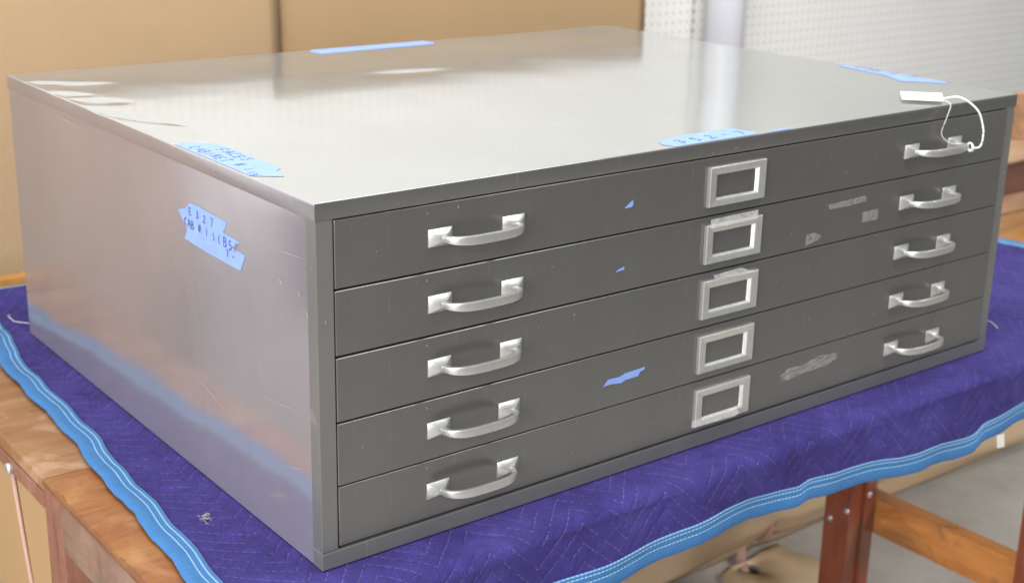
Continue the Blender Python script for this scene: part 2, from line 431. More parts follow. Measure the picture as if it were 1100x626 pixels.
for i in range(nu):
    for j in range(nv):
        f = bm.faces.new((G[i][j], G[i + 1][j], G[i + 1][j + 1], G[i][j + 1]))
        for lp in f.loops: lp[uvl].uv = PW[lp.vert]
bm.normal_update()
me = bpy.data.meshes.new('moving_blanket'); bm.to_mesh(me); bm.free()
blank = link('moving_blanket', me, BLANKET, None, True)
sd = blank.modifiers.new('thick', 'SOLIDIFY'); sd.thickness = .0045; sd.offset = -1
tag(blank, 'quilted purple moving blanket with blue binding draped under the grey cabinet', 'blanket')
# binding all the way round
def ring_pt(side, s, dd):
    if side == 0:   # front, s = x
        x0 = lerp_tab(LEFT, -.05); x = x0 + (XR - x0) * s
        wf = lerp_tab(FRONT, x) + .0008 * math.sin(x * 47)
        return x, wf + dd
    if side == 1:   # left, s = w
        wf = lerp_tab(FRONT, -.12); w = wf + (WB - wf) * s
        return lerp_tab(LEFT, w) + .0015 * math.sin(w * 55) + dd, w
    if side == 2:
        wf = lerp_tab(FRONT, XR); w = wf + (WB - wf) * s
        return XR + .008 * math.sin(w * 9) - dd, w
    x0 = lerp_tab(LEFT, WB); x = x0 + (XR - x0) * s
    return x, WB - dd
bm = bmesh.new(); uvl = bm.loops.layers.uv.new('UVMap')
BW = .0275
prof = [(a, b_ * .6) for a, b_ in [(-.002, -.0045), (-.003, -.001), (-.0015, .0022), (.004, .0036), (.012, .0032), (.0148, .0018), (.0190, .0032), (.0225, .0018), (.0255, .003), (BW, .0026), (BW + .0005, -.0005)]]
for side in range(4):
    n = 240; rows = []
    for i in range(n + 1):
        s = i / n; row = []
        ruf = .0016 * noise.noise(Vector((s * 60, side, 0)))
        for (dd, off) in prof:
            d2 = dd + (ruf if dd < .006 else 0)
            x, w = ring_pt(side, s, d2); vt = bm.verts.new(surf(x, w, off + .0004 * side)); row.append((vt, (s * 1.9, dd)))
        rows.append(row)
    for i in range(n):
        for k in range(len(prof) - 1):
            q = (rows[i][k], rows[i + 1][k], rows[i + 1][k + 1], rows[i][k + 1])
            f = bm.faces.new([a[0] for a in q])
            for lp, a in zip(f.loops, q): lp[uvl].uv = a[1]
bmesh.ops.recalc_face_normals(bm, faces=bm.faces)
me = bpy.data.meshes.new('binding'); bm.to_mesh(me); bm.free()
link('binding', me, TRIM, blank, True)
# loose threads, lint and care tag
bm = bmesh.new()
p0 = surf(-.01, 1.0); 
tube(bm, [surf(.0, .985, .006), surf(-.008, .97, .009), surf(-.004, .955, .007), surf(.004, .945, .008), surf(.02, .93, .006)], (.0005, .0005), 6)
link_o = finish('loose_thread', bm, STRING, blank, True)
bm = bmesh.new()
tube(bm, [surf(1.3175, .122, .002), surf(1.308, .102, .004), surf(1.312, .078, .003), surf(1.290, .052, .002)], (.0006, .0006), 6)
finish('loose_thread', bm, STRING, blank, True)
bm = bmesh.new()
P = [(1.134, -.066, -.108), (1.152, -.067, -.109), (1.154, -.069, -.131), (1.136, -.068, -.129)]
vs = [bm.verts.new(p) for p in P]; f = bm.faces.new(vs); bmesh.ops.solidify(bm, geom=[f], thickness=.0008)
finish('care_label', bm, TAG, blank)
bm = bmesh.new()
for k in range(26):
    x = -.045 + random.gauss(0, .0035); w = .185 + random.gauss(0, .005)
    a = random.random() * 6.28
    q = surf(x, w, .003); tube(bm, [q, q + Vector((math.cos(a) * .003, math.sin(a) * .003, .0006)), q + Vector((math.cos(a + .8) * .005, math.sin(a + .8) * .005, 0))], (.00028, .00028), 5)
LINT = simple('grey_lint', (.30, .28, .24), .9)
o = finish('lint_tuft', bm, LINT, blank, True)

# ------------------------------------------------------------------ flat file cabinet
cab = empty('flat_file_cabinet', (W / 2, D / 2, 0), 'long low grey steel flat file cabinet with five shallow drawers on the purple blanket', 'cabinet')
# lid : dense top sheet with real dents, folded lip all round
def dent(x, y, cx, cy, ang, la, lb, dep):
    dx, dy = x - cx, y - cy
    a = dx * math.cos(ang) + dy * math.sin(ang); b_ = -dx * math.sin(ang) + dy * math.cos(ang)
    return -dep * math.exp(-(a / la) ** 2 - (b_ / lb) ** 2)
DENTS = [(.030, .490, math.atan2(-.145, .062), .055, .010, .0030), (.006, .55, math.atan2(-.12, .06), .035, .012, .0025),
         (.030, .630, math.atan2(-.06, .05), .030, .014, .0028), (.010, .70, math.atan2(-.06, .05), .030, .012, .0022), (.055, .765, -.4, .04, .014, .0020), (.02, .80, -.6, .03, .012, .0020),
         (.52, .617, -.15, .06, .02, .0012), (1.02, .80, 0, .05, .05, .0008)]
def topz(x, y):
    z = H
    e = min(x, W - x, y, D - y); k = min(1, max(0, e / .02))
    z += k * (.0009 * noise.noise(Vector((x * 3.1, y * 3.1, 1))) + .0004 * noise.noise(Vector((x * 8, y * 8, 4))))
    z += .0022 * math.exp(-((x - 1.13) / .07) ** 2 - ((y - D) / .06) ** 2)
    k2 = min(1, max(0.15, min(W - x, y, D - y) / .02)) * (.35 + .65 * min(1, x / .012))
    for d_ in DENTS: z += dent(x, y, *d_) * k2
    return z
bm = bmesh.new(); R_ = .0016
def axis_pts(n, Lx, fine):
    a = [Lx * i / n for i in range(n + 1)]
    return a
xs = sorted(set([R_ + (W - 2 * R_) * (i / 240) ** 1.0 for i in range(241)] + [R_ + i * .0022 for i in range(1, 60)]))
ys = [R_ + (D - 2 * R_) * i / 260 for i in range(261)]
G = [[bm.verts.new((x, y, topz(x, y))) for y in ys] for x in xs]
for i in range(len(xs) - 1):
    for j in range(len(ys) - 1): bm.faces.new((G[i][j], G[i + 1][j], G[i + 1][j + 1], G[i][j + 1]))
# boundary loop -> rounded edge -> lip
loop = [(G[i][0], 0, -1) for i in range(len(xs))] + [(G[-1][j], 1, 0) for j in range(1, len(ys))] + [(G[i][-1], 0, 1) for i in range(len(xs) - 2, -1, -1)] + [(G[0][j], -1, 0) for j in range(len(ys) - 2, 0, -1)]
nl = len(loop); corner = {0, len(xs) - 1, len(xs) + len(ys) - 2, 2 * len(xs) + len(ys) - 3}
prev = [l[0] for l in loop]
dirs = []
for k, (vt, dx, dy) in enumerate(loop):
    x, y = vt.co.x, vt.co.y
    ddx = -1 if x < R_ * 1.01 else (1 if x > W - R_ * 1.01 else 0); ddy = -1 if y < R_ * 1.01 else (1 if y > D - R_ * 1.01 else 0)
    dirs.append((ddx, ddy))
base_z = [v.co.z for v in prev]; base_xy = [(v.co.x, v.co.y) for v in prev]
LIP = .0185
for (o_, dz) in [(R_ * .38, -R_ * .08), (R_ * .71, -R_ * .29), (R_ * .92, -R_ * .62), (R_, -R_), (R_, -R_ * 1.6), (R_, -LIP + .001), (R_ * .7, -LIP), (-.0012, -LIP), (-.0012, -R_ * 2)]:
    cur = []
    for k in range(nl):
        z = (H + (base_z[k] - H) * max(0, 1 + dz / .01)) + dz if dz > -.012 else H + dz
        cur.append(bm.verts.new((base_xy[k][0] + dirs[k][0] * o_, base_xy[k][1] + dirs[k][1] * o_, z)))
    for k in range(nl):
        bm.faces.new((prev[k], prev[(k + 1) % nl], cur[(k + 1) % nl], cur[k]))
    prev = cur
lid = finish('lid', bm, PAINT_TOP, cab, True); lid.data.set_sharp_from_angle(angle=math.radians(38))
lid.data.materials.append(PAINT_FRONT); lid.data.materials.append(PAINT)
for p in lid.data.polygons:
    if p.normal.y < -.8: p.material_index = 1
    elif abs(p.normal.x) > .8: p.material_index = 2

def side_panel(x, sgn):
    bm = bmesh.new(); n1, n2 = 90, 44; zt = H - .0188
    vs = []
    for i in range(n1 + 1):
        row = []
        for j in range(n2 + 1):
            y = .0022 + (D - .004) * i / n1; z = .001 + (zt) * j / n2
            k = min(1, max(0, min(y, D - y, z, .4 - z) / .03))
            dx = .0011 * noise.noise(Vector((y * 2.6, z * 3, 8 + sgn))) * k + .0005 * noise.noise(Vector((y * 9, z * 9, 2))) * k
            row.append(bm.verts.new((x + dx, y, z)))
        vs.append(row)
    fs = []
    for i in range(n1):
        for j in range(n2): fs.append(bm.faces.new((vs[i][j], vs[i + 1][j], vs[i + 1][j + 1], vs[i][j + 1])))
    bmesh.ops.recalc_face_normals(bm, faces=bm.faces)
    return finish('side_panel', bm, PAINT, cab, True)
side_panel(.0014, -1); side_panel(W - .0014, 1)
box('back_panel', .003, W - .003, D - .004, D - .0015, .001, H - .019, PAINT, cab, 0)
box('bottom_panel', .004, W - .004, .02, D - .005, .0012, .003, DARK, cab, 0)
box('gap_shade_sheet', .012, W - .012, .024, .026, .004, H - .021, DARK, cab, 0)  # black sheet behind the drawer gaps, stands in for the shade inside
# face frame : corner posts, bottom rail
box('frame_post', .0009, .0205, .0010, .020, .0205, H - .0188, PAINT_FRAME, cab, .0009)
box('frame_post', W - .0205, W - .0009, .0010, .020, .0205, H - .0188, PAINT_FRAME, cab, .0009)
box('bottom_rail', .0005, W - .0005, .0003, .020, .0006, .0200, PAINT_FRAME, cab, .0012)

X0, X1 = .0222, 1.1553
ZL = [.3800, .3078, .2362, .1640, .0920, .0215]

def make_handle(cx, cz, parent):
    """cast pull: two pyramid feet, a bowed flat strap"""
    bm = bmesh.new()
    for sx in (-1, 1):
        x = cx + sx * .0482; y0 = 0.0; hw, hh = .0152, .0097
        base = [bm.verts.new((x + a * hw, y0, cz + b_ * hh)) for a, b_ in ((-1, -1), (1, -1), (1, 1), (-1, 1))]
        rim = [bm.verts.new((x + a * hw, y0 - .0018, cz + b_ * hh)) for a, b_ in ((-1, -1), (1, -1), (1, 1), (-1, 1))]
        mid = [bm.verts.new((x + a * .0045, y0 - .0085, cz + b_ * .0036)) for a, b_ in ((-1, -1), (1, -1), (1, 1), (-1, 1))]
        for k in range(4):
            bm.faces.new((base[k], base[(k + 1) % 4], rim[(k + 1) % 4], rim[k]))
            bm.faces.new((rim[k], rim[(k + 1) % 4], mid[(k + 1) % 4], mid[k]))
        bm.faces.new(mid); bm.faces.new(base[::-1])
    es = [e for e in bm.edges]
    bmesh.ops.bevel(bm, geom=es, offset=.0004, segments=1, affect='EDGES')
    n = 30; pts = []
    for i in range(n + 1):
        th = math.pi * i / n
        c_, s_ = math.cos(th), math.sin(th)
        px = -math.copysign(abs(c_) ** .62, c_) * .0482
        py = -.0045 - (abs(s_) ** .72) * .0265
        pts.append((cx + px, py, cz))
    def rad(t):
        k = math.sin(math.pi * t)
        return (.0028 - .0006 * k, .0032 + .0019 * k)
    tube(bm, pts, rad, 16, flat=.3)
    h = finish('handle', bm, NICKEL, parent, True)
    try:
        h.data.set_sharp_from_angle(angle=math.radians(32))
    except Exception: pass
    return h

def make_holder(cx, cz, parent):
    bm = bmesh.new()
    ow, oh = .0492, .0248
    steps = [(0, .0), (0, -.0044), (.0010, -.0052), (.0095, -.0044), (.0120, -.0040), (.0128, -.0030), (.0146, -.0008), (.0150, 0.0)]
    rings = []
    for ins, y in steps:
        iy = ins * .72
        rings.append([bm.verts.new((cx + a * (ow - ins), y, cz + b_ * (oh - iy) - (.0007 if ins > .009 else 0))) for a, b_ in ((-1, -1), (1, -1), (1, 1), (-1, 1))])
    for r0, r1 in zip(rings, rings[1:]):
        for k in range(4): bm.faces.new((r0[k], r0[(k + 1) % 4], r1[(k + 1) % 4], r1[k]))
    return finish('label_holder', bm, HOLDER, parent)

def patch(name, pts, y, m, parent, th=.0003, axis='y'):
    """flat adhesive piece: outline pts in the face's plane"""
    bm = bmesh.new()
    if axis == 'y': vs = [bm.verts.new((a, y, b_)) for a, b_ in pts]
    elif axis == 'x': vs = [bm.verts.new((y, a, b_)) for a, b_ in pts]
    else: vs = [bm.verts.new((a, b_, topz(min(W, max(0, a)), min(D, max(0, b_))) + y)) for a, b_ in pts]
    f = bm.faces.new(vs)
    if axis == 'z':
        bmesh.ops.triangulate(bm, faces=[f])
        for _ in range(2): bmesh.ops.subdivide_edges(bm, edges=[e for e in bm.edges if e.calc_length() > .012], cuts=1)
        for v in bm.verts: v.co.z = topz(min(W, max(0, v.co.x)), min(D, max(0, v.co.y))) + y
    else:
        r = bmesh.ops.extrude_face_region(bm, geom=[f])
        d_ = Vector((0, -th, 0)) if axis == 'y' else Vector((-th, 0, 0))
        for v in [g for g in r['geom'] if isinstance(g, bmesh.types.BMVert)]: v.co += d_
    return finish(name, bm, m, parent)

drawers = []
for k in range(5):
    zt, zb = ZL[k], ZL[k + 1]
    g = .0024 if k != 3 else .0007
    dz = [0, .0002, -.0003, 0, .0001][k]
    top = zt - (.0004, .0019, .0019, .0018, .0007)[k]; bot = zb + .0006
    if k == 4: bot = .0232
    dr = bpy.data.objects.new('drawer', None); C.objects.link(dr); dr.parent = cab
    dr.location = Vector((.59, .0, (top + bot) / 2)) - Vector(cab.location); dr.rotation_euler = (0, 0, -.0021)
    bm = bmesh.new(); nx = 60
    add_box(bm, X0, X1, 0.0 + [0, .0004, 0, .0003, -.0002][k], .018, bot, top, .0013, 3)
    for v in bm.verts:
        if k != 4 and v.co.z < bot + .004: v.co.z -= .0013 * (v.co.x - X0) / (X1 - X0) * (1 if k != 3 else .1)
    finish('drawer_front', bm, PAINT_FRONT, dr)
    zc = zt - .0365
    make_handle(.1967 + [0, .0002, 0, -.0006, -.001][k], zc, dr)
    make_handle(.9838, zc - .0005, dr)
    make_holder(.590, zc + .0005 - (.0005 if k == 4 else 0), dr)
    drawers.append(dr)
# blue scraps on drawers
o = patch('tape_scrap', [(.4071, .337), (.4196, .3452), (.4205, .3408), (.4185, .3372)], -.0002, TAPE, drawers[0]); o['label'] = 'tiny blue tape scrap on the top drawer'
o = patch('tape_scrap', [(.3971, .2618), (.404, .2650), (.4110, .2662), (.4105, .2628), (.402, .2620)], -.0002, TAPE, drawers[1]); o['label'] = 'tiny blue tape scrap on the second drawer'
o = patch('tape_scrap', [(.3859, .1210), (.393, .1285), (.412, .1282), (.420, .1308), (.4525, .1322), (.4515, .1290), (.4445, .1275), (.4420, .1225), (.4215, .1220), (.414, .1195), (.398, .1218)], -.0002, TAPE, drawers[3]); o['label'] = 'torn blue tape scrap on the fourth drawer'
# clear tape and residue
patch('clear_tape', [(.5455, .3045), (.628, .3052), (.629, .2935), (.5455, .2930)], -.0056, CLEAR2, drawers[1])
patch('clear_tape', [(.556, .2320), (.605, .2335), (.622, .2270), (.636, .2235), (.600, .2245), (.575, .2265), (.560, .2260)], -.0056, CLEAR2, drawers[2])
patch('clear_tape', [(.5345, .0425), (.614, .0408), (.622, .0330), (.612, .0300), (.5345, .0325)], -.0056, CLEAR2, drawers[4])
patch('tape_residue', [(.769, .2905), (.845, .2925), (.848, .2850), (.81, .2830), (.772, .2838)], -.0006, CLEAR, drawers[1])
patch('tape_residue', [(.730, .2555), (.747, .2560), (.760, .2500), (.755, .2450), (.730, .2405)], -.0006, CLEAR, drawers[1])
patch('tape_residue', [(.842, .2700), (.875, .2700), (.8755, .2555), (.842, .2555)], -.0006, CLEAR, drawers[1])
for (x0, x1, z0, z1) in [(.703, .80, .0648, .0665), (.712, .815, .0675, .0695), (.72, .812, .071, .0728), (.705, .79, .061, .0625), (.74, .818, .0742, .0757), (.708, .76, .0575, .059), (.73, .77, .0690, .0700)]:
    pass
pts = []; n = 26
for i in range(n):
    th = i / n * 6.283; rx = .056 * (1 + .18 * noise.noise(Vector((math.cos(th) * 2, math.sin(th) * 2, 7)))); rz = .0075 * (1 + .5 * noise.noise(Vector((math.cos(th) * 3, math.sin(th) * 3, 9))))
    cx_ = math.copysign(abs(math.cos(th)) ** .5, math.cos(th)); cz_ = math.copysign(abs(math.sin(th)) ** .5, math.sin(th))
    pts.append((.760 + rx * cx_, .0655 + rz * cz_ + .004 * cx_))
RES, nt, b = mat('rubbed_adhesive'); b.inputs['Base Color'].default_value = (.6, .58, .55, 1); b.inputs['Roughness'].default_value = .5
al = noise_t(nt, coord(nt, (30, 30, 190)), 2.2, 5, .7)
L(nt, M_(nt, 'MULTIPLY', M_(nt, 'SUBTRACT', al, .38, clamp=True), 1.0, clamp=True), b.inputs['Alpha'])
patch('tape_residue', pts, -.0006, RES, drawers[4])

# ---- handwriting: single-stroke letters
GL = {'A': [[(0, 0), (.45, 1), (.9, 0)], [(.2, .4), (.7, .42)]], 'B': [[(0, 0), (0, 1), (.5, 1), (.65, .78), (.5, .55), (0, .5)], [(.5, .55), (.75, .3), (.55, 0), (0, 0)]],
      'C': [[(.75, .85), (.4, 1), (.08, .75), (0, .4), (.2, .05), (.7, .1)]], 'E': [[(.7, 1), (0, 1), (0, 0), (.7, 0)], [(0, .5), (.55, .52)]],
      'F': [[(.75, 1), (0, .97), (0, 0)], [(0, .5), (.55, .52)]], 'I': [[(.3, 0), (.35, 1)]], 'N': [[(0, 0), (.05, 1), (.65, 0), (.7, 1)]],
      'S': [[(.7, .88), (.35, 1), (.05, .78), (.6, .4), (.55, .08), (.2, 0), (0, .12)]], 'T': [[(0, 1), (.8, .97)], [(.4, 1), (.38, 0)]],
      '#': [[(.15, 0), (.3, 1)], [(.5, 0), (.65, 1)], [(0, .33), (.8, .36)], [(0, .66), (.8, .7)]], '1': [[(.3, 0), (.35, 1)]],
      '3': [[(.05, .9), (.4, 1), (.6, .78), (.3, .53), (.65, .3), (.4, 0), (0, .1)]], '2': [[(.05, .8), (.35, 1), (.6, .75), (0, .02), (.7, .05)]],
      '7': [[(0, 1), (.65, .98), (.25, 0)]], '5': [[(.6, 1), (.1, 1), (.05, .58), (.45, .6), (.6, .3), (.35, 0), (0, .08)]],
      ')': [[(.1, 1), (.4, .6), (.35, .3), (.1, 0)]], '(': [[(.4, 1), (.1, .65), (.1, .3), (.4, 0)]], '/': [[(0, 0), (.5, 1)]], '-': [[(.0, .5), (.5, .5)]],
      'R': [[(0, 0), (0, 1), (.5, 1), (.62, .75), (.45, .52), (0, .5)], [(.35, .5), (.7, 0)]], ' ': []}
def write(text, o_, ex, ey, nrm, size, parent, wd=.0011, lift=.0008, sp=1.02):
    """o_ origin; ex text direction, ey letter up, nrm face normal"""
    bm = bmesh.new(); x = 0; rr = random.Random(len(text))
    for ch in text:
        jy = rr.uniform(-.08, .08); sc = rr.uniform(.88, 1.1)
        for st in GL[ch]:
            P = [Vector(o_) + ex * ((x + a * .85) * size) + ey * ((b_ * sc + jy) * size) + nrm * lift for a, b_ in st]
            for a, b_ in zip(P, P[1:]):
                t_ = (b_ - a).normalized(); s_ = t_.cross(nrm) * wd * .5; a2 = a - t_ * wd * .3; b2 = b_ + t_ * wd * .3
                bm.faces.new([bm.verts.new(q) for q in (a2 - s_, b2 - s_, b2 + s_, a2 + s_)])
        x += sp
    me_off = parent_world(parent)
    bmesh.ops.translate(bm, verts=bm.verts, vec=-me_off)
    me = bpy.data.meshes.new('handwriting'); bm.to_mesh(me); bm.free()
    return link('handwriting', me, INK, parent)
def jag(p, q, n, amp, seed):
    r = random.Random(seed); out = []
    for i in range(1, n):
        t_ = i / n; dx, dy = q[0] - p[0], q[1] - p[1]; l = math.hypot(dx, dy); a = r.uniform(-amp, amp)
        out.append((p[0] + dx * t_ - dy / l * a, p[1] + dy * t_ + dx / l * a))
    return out
def tape_obj(name, pts, h, axis, label):
    o = patch(name, pts, h, TAPE, cab, axis=axis); o['label'] = label; return o
# tape near front-left of the lid, running along the left edge
T1 = [(.0015, .323), (.0015, .300), (.0018, .22), (.0015, .136), (.011, .1285), (.018, .122), (.030, .1150), (.0335, .1245), (.026, .133), (.034, .139), (.046, .152), (.0475, .165), (.046, .21), (.047, .26), (.042, .306), (.030, .3105), (.018, .322)]
t1 = tape_obj('masking_tape', T1, .0004, 'z', 'pale blue tape with two lines of writing along the lid\'s left edge')
e1 = Vector((.02, -1, 0)).normalized(); e2 = Vector((1, .02, 0)).normalized(); nz = Vector((0, 0, 1))
zt_ = topz(.02, .22)
write('FACES', (.027, .270, zt_), e1, e2, nz, .0125, t1, wd=.0009, sp=1.15)
write('CABINET # 1', (.0065, .298, zt_), e1, e2, nz, .0125, t1, wd=.0009, sp=1.05)
write('13', (.0035, .150, zt_), e1, e2, nz, .009, t1)
# tape on the left side
T2 = [(.3187, .3243), (.2990, .3300), (.2846, .3395), (.262, .3400), (.236, .3385), (.1937, .3372), (.1985, .3290), (.2039, .3232), (.182, .3225), (.1642, .3211), (.176, .3150), (.1871, .3103), (.1660, .3105), (.1521, .3095), (.1580, .3000), (.1646, .2896), (.195, .2897), (.25, .2905), (.3048, .2929), (.3005, .2990), (.2958, .3061), (.306, .313)]
t2 = tape_obj('masking_tape', T2, .0006, 'x', 'ragged blue tape with scribbled writing on the cabinet\'s left side')
e1 = Vector((0, -1, -.02)).normalized(); e2 = Vector((0, 0, 1)); nx_ = Vector((-1, 0, 0))
write('E 3 2 7', (.0000, .2880, .3255), e1, e2, nx_, .0088, t2, wd=.001, lift=.0004, sp=1.05)
write('CAB # 1 )', (.0000, .3020, .3105), e1, e2, nx_, .0092, t2, wd=.001, lift=.0004, sp=1.0)
write('( B 5 /', (.0000, .2150, .3090), e1, e2, nx_, .0105, t2, wd=.001, lift=.0004, sp=.62)
write('7 -', (.0000, .1960, .2985), e1, e2, nx_, .0075, t2, wd=.001, lift=.0004, sp=1.0)
T3 = [(.4843, .0019), (.620, .0019), (.632, .0060), (.6212, .0465), (.60, .0440), (.55, .0450), (.520, .0420), (.4905, .0360), (.480, .020)]
t3 = tape_obj('masking_tape', T3, .0004, 'z', 'light blue tape on the lid\'s front edge above the label holders')
write('3 5 2 - 7', (.505, .012, topz(.55, .02)), Vector((1, 0, 0)), Vector((0, 1, 0)), nz, .016, t3, wd=.0012, sp=.8)
T3b = [(.640, .0019), (.6863, .0019), (.690, .0075), (.670, .0085), (.652, .0060)]
tape_obj('masking_tape', T3b, .0004, 'z', 'narrow blue tape sliver on the lid\'s front edge')
T4 = [(.5010, .850), (.7304, .8560), (.739, .872), (.733, .8955), (.62, .8950), (.507, .8955), (.496, .880)]
tape_obj('masking_tape', T4, .0004, 'z', 'long pale blue tape on the lid\'s back edge near the cardboard')
T5 = [(1.1745, .312), (1.1750, .21), (1.1750, .121), (1.160, .112), (1.146, .130), (1.130, .150), (1.118, .160), (1.128, .185), (1.140, .205), (1.148, .255), (1.152, .300), (1.160, .318)]
t5 = tape_obj('masking_tape', T5, .0004, 'z', 'bright blue tape on the lid\'s right edge')
write('CAB 2 5', (1.165, .29, topz(1.16, .2)), Vector((0, -1, 0)), Vector((-1, 0, 0)) * -1, nz, .016, t5, wd=.0014, sp=1.1)
# scratches (bare metal hairlines)
def scr(p, q, wd, face, lift=.0004, name='scratch'):
    bm = bmesh.new()
    n = {'x': Vector((-1, 0, 0)), 'y': Vector((0, -1, 0)), 'z': Vector((0, 0, 1))}[face]
    p, q = Vector(p) + n * lift, Vector(q) + n * lift; s_ = (q - p).normalized().cross(n) * wd / 2
    m_ = (p + q) / 2 + s_ * .8
    bm.faces.new([bm.verts.new(v) for v in (p, m_ - s_ * 1.2, q, m_ + s_ * .6)])
    finish(name, bm, SCR, cab)
scr((0, .098, .3345), (0, .012, .3395), .0012, 'x', .001); scr((0, .076, .305), (0, .066, .300), .003, 'x', .001)
scr((0, .035, .302), (0, .030, .297), .003, 'x', .001); scr((0, .02, .285), (0, .012, .276), .002, 'x', .001)
scr((0, .30, .13), (0, .19, .105), .0008, 'x', .001); scr((0, .12, .16), (0, .03, .17), .0008, 'x', .001)
scr((0, .72, .374), (0, .60, .371), .0014, 'x', .001); scr((0, .09, .09), (0, .02, .11), .0008, 'x', .001)
scr((0, .0075, .335), (0, .006, .331), .002, 'x', .001)
for (x, z, l, a) in [(.30, .284, .002, 1), (.284, .215, .0016, 2), (.335, .22, .0035, 1.2), (.29, .125, .0012, 0), (.51, .108, .0015, 1), (.60, .302, .0015, .5), (.39, .330, .0012, .4), (.17, .371, .004, 1.3), (.118, .30, .001, .3), (.70, .262, .0015, .1), (.009, .275, .004, 1.5), (.62, .0120, .003, 1.7), (.585, .386, .004, 1.5), (.545, .385, .003, .2), (.72, .392, .0015, 1.2), (.80, .33, .0025, 2.4), (.86, .342, .0015, .3), (.68, .20, .002, 1.9), (.75, .135, .0015, .9), (.47, .052, .002, .4), (.34, .048, .0012, 1.2), (.24, .205, .0015, .2), (.07, .34, .0015, 2), (.05, .13, .0018, .8), (.89, .115, .002, 1.3)]:
    scr((x, 0, z), (x + l * math.cos(a), 0, z + l * math.sin(a)), l * .5 + .0006, 'y', .0006, 'paint_chip')
for (x, y, l, a, w_) in [(.327, .10, .006, .3, .002), (.46, .20, .02, .2, .001), (.62, .33, .012, .6, .001), (.40, .17, .03, .1, .0008), (.75, .12, .02, .5, .001), (.53, .16, .012, .9, .0012), (.25, .25, .05, -.2, .0006), (.9, .4, .03, .3, .0008)]:
    scr((x, y, topz(x, y)), (x + l * math.cos(a), y + l * math.sin(a), topz(x + l * math.cos(a), y + l * math.sin(a))), w_, 'z', .0003)

# ------------------------------------------------------------------ price tag on the top right handle
tg = empty('price_tag', (1.02, .04, H), 'small blank white paper tag with string looped on top right handle', 'tag')
bm = bmesh.new()
P = [(.9868, .0624), (1.021, .0785), (1.0475, .036), (.9985, .012), (.9855, .0155)]
P = [(.972, .0500), (1.006, .0790), (1.0460, .0380), (1.010, .0080)]
vs = [bm.verts.new((a, b_, H + .0035 + (.003 if i in (1, 2) else .0))) for i, (a, b_) in enumerate(P)]
f = bm.faces.new(vs); r = bmesh.ops.extrude_face_region(bm, geom=[f])
for v in [g for g in r['geom'] if isinstance(g, bmesh.types.BMVert)]: v.co.z += .0006
finish('card', bm, TAG, tg)
def catmull(P, n=10):
    P = [Vector(p) for p in P]; P = [P[0]] + P + [P[-1]]; out = []
    for i in range(1, len(P) - 2):
        for k in range(n):
            t = k / n; a, b_, c_, d_ = P[i - 1:i + 3]
            out.append(.5 * ((2 * b_) + (-a + c_) * t + (2 * a - 5 * b_ + 4 * c_ - d_) * t * t + (-a + 3 * b_ - 3 * c_ + d_) * t ** 3))
    out.append(P[-2]); return out
bm = bmesh.new()
hx, hy, hz = 1.027, -.0245, .343
tube(bm, catmull([(1.018, .016, H + .005), (1.030, -.004, H + .009), (1.041, -.026, .394), (1.044, -.036, .372), (1.041, -.040, .356), (1.036, -.040, .3445), (1.026, -.0345, .343)]), (.0012, .0012), 8)
tube(bm, catmull([(1.010, .012, H + .005), (1.006, -.006, H + .002), (.995, -.010, .385), (.990, -.008, .362), (1.004, -.014, .349), (1.022, -.020, .3465)]), (.00045, .00045), 6)
finish('string', bm, STRING, tg, True)
bm = bmesh.new()
loop_ = [(1.027 + .0015 * math.sin(t_ * 1.3), -.0295 + .0048 * math.cos(t_), .343 + .0058 * math.sin(t_)) for t_ in [i / 40 * 6.283 * 1.9 for i in range(41)]]
loop_ = [(p[0] + i * .00012, p[1], p[2]) for i, p in enumerate(loop_)]
tube(bm, loop_, (.0012, .0012), 6)
finish('knot', bm, STRING, tg, True)

# ------------------------------------------------------------------ wrapped roll on the floor
bm = bmesh.new(); n, sg = 160, 40; rings = []
for i in range(n + 1):
    x = .55 + 1.98 * i / n; ring = []
    for k in range(sg):
        th = 2 * math.pi * k / sg
        r = .118 * (1 + .10 * noise.noise(Vector((x * 2.2, math.cos(th) * 1.2, math.sin(th) * 1.2 + 3)))) + .006 * noise.noise(Vector((x * 3, th * 3 + x * 4, 1)))
        r += .010 * abs(noise.noise(Vector((x * 2.5 + math.sin(th), math.cos(th) * 3.5, 5)))) 
        r += .010 * math.sin(th * 5 + x * 3.2 + 2 * noise.noise(Vector((x * 1.7, 0, 0)))) + .006 * math.sin(th * 11 - x * 5)
        pinch = 1 - .10 * math.exp(-((x - 1.50) / .035) ** 2)
        r *= pinch
        y = .762 + math.cos(th) * r; z = FZ + .112 + math.sin(th) * r * .95
        if z < FZ + .004: z = FZ + .004
        ring.append(bm.verts.new((x + .01 * noise.noise(Vector((th, x, 2))), y, z)))
    rings.append(ring)
for i in range(n):
    for k in range(sg): bm.faces.new((rings[i][k], rings[i][(k + 1) % sg], rings[i + 1][(k + 1) % sg], rings[i + 1][k]))
bm.faces.new(rings[0]); bm.faces.new(rings[-1][::-1])
roll = finish('wrapped_roll', bm, KRAFT, None, True)
tag(roll, 'long roll wrapped in brown kraft paper lying on the floor under the bench', 'roll')
bm = bmesh.new()
tube(bm, catmull([(1.50, .762 + math.cos(a) * .112, FZ + .110 + math.sin(a) * .104) for a in [2.0, 2.6, 3.14, 3.7, 4.1]] + [(1.46, .705, FZ + .03), (1.425, .675, FZ + .012), (1.40, .64, FZ + .006)]), (.011, .003), 8)
finish('tie_strip', bm, STRAP, roll, True)
bm = bmesh.new()
P = [(1.34, .655), (1.385, .672), (1.44, .660), (1.50, .690), (1.552, .675), (1.545, .64), (1.57, .60), (1.56, .54), (1.50, .50), (1.44, .46), (1.36, .50), (1.30, .58), (1.325, .62)]
cx_, cy_ = 1.410, .636; hr = .030
ho = []; ou = []; nn_ = 40
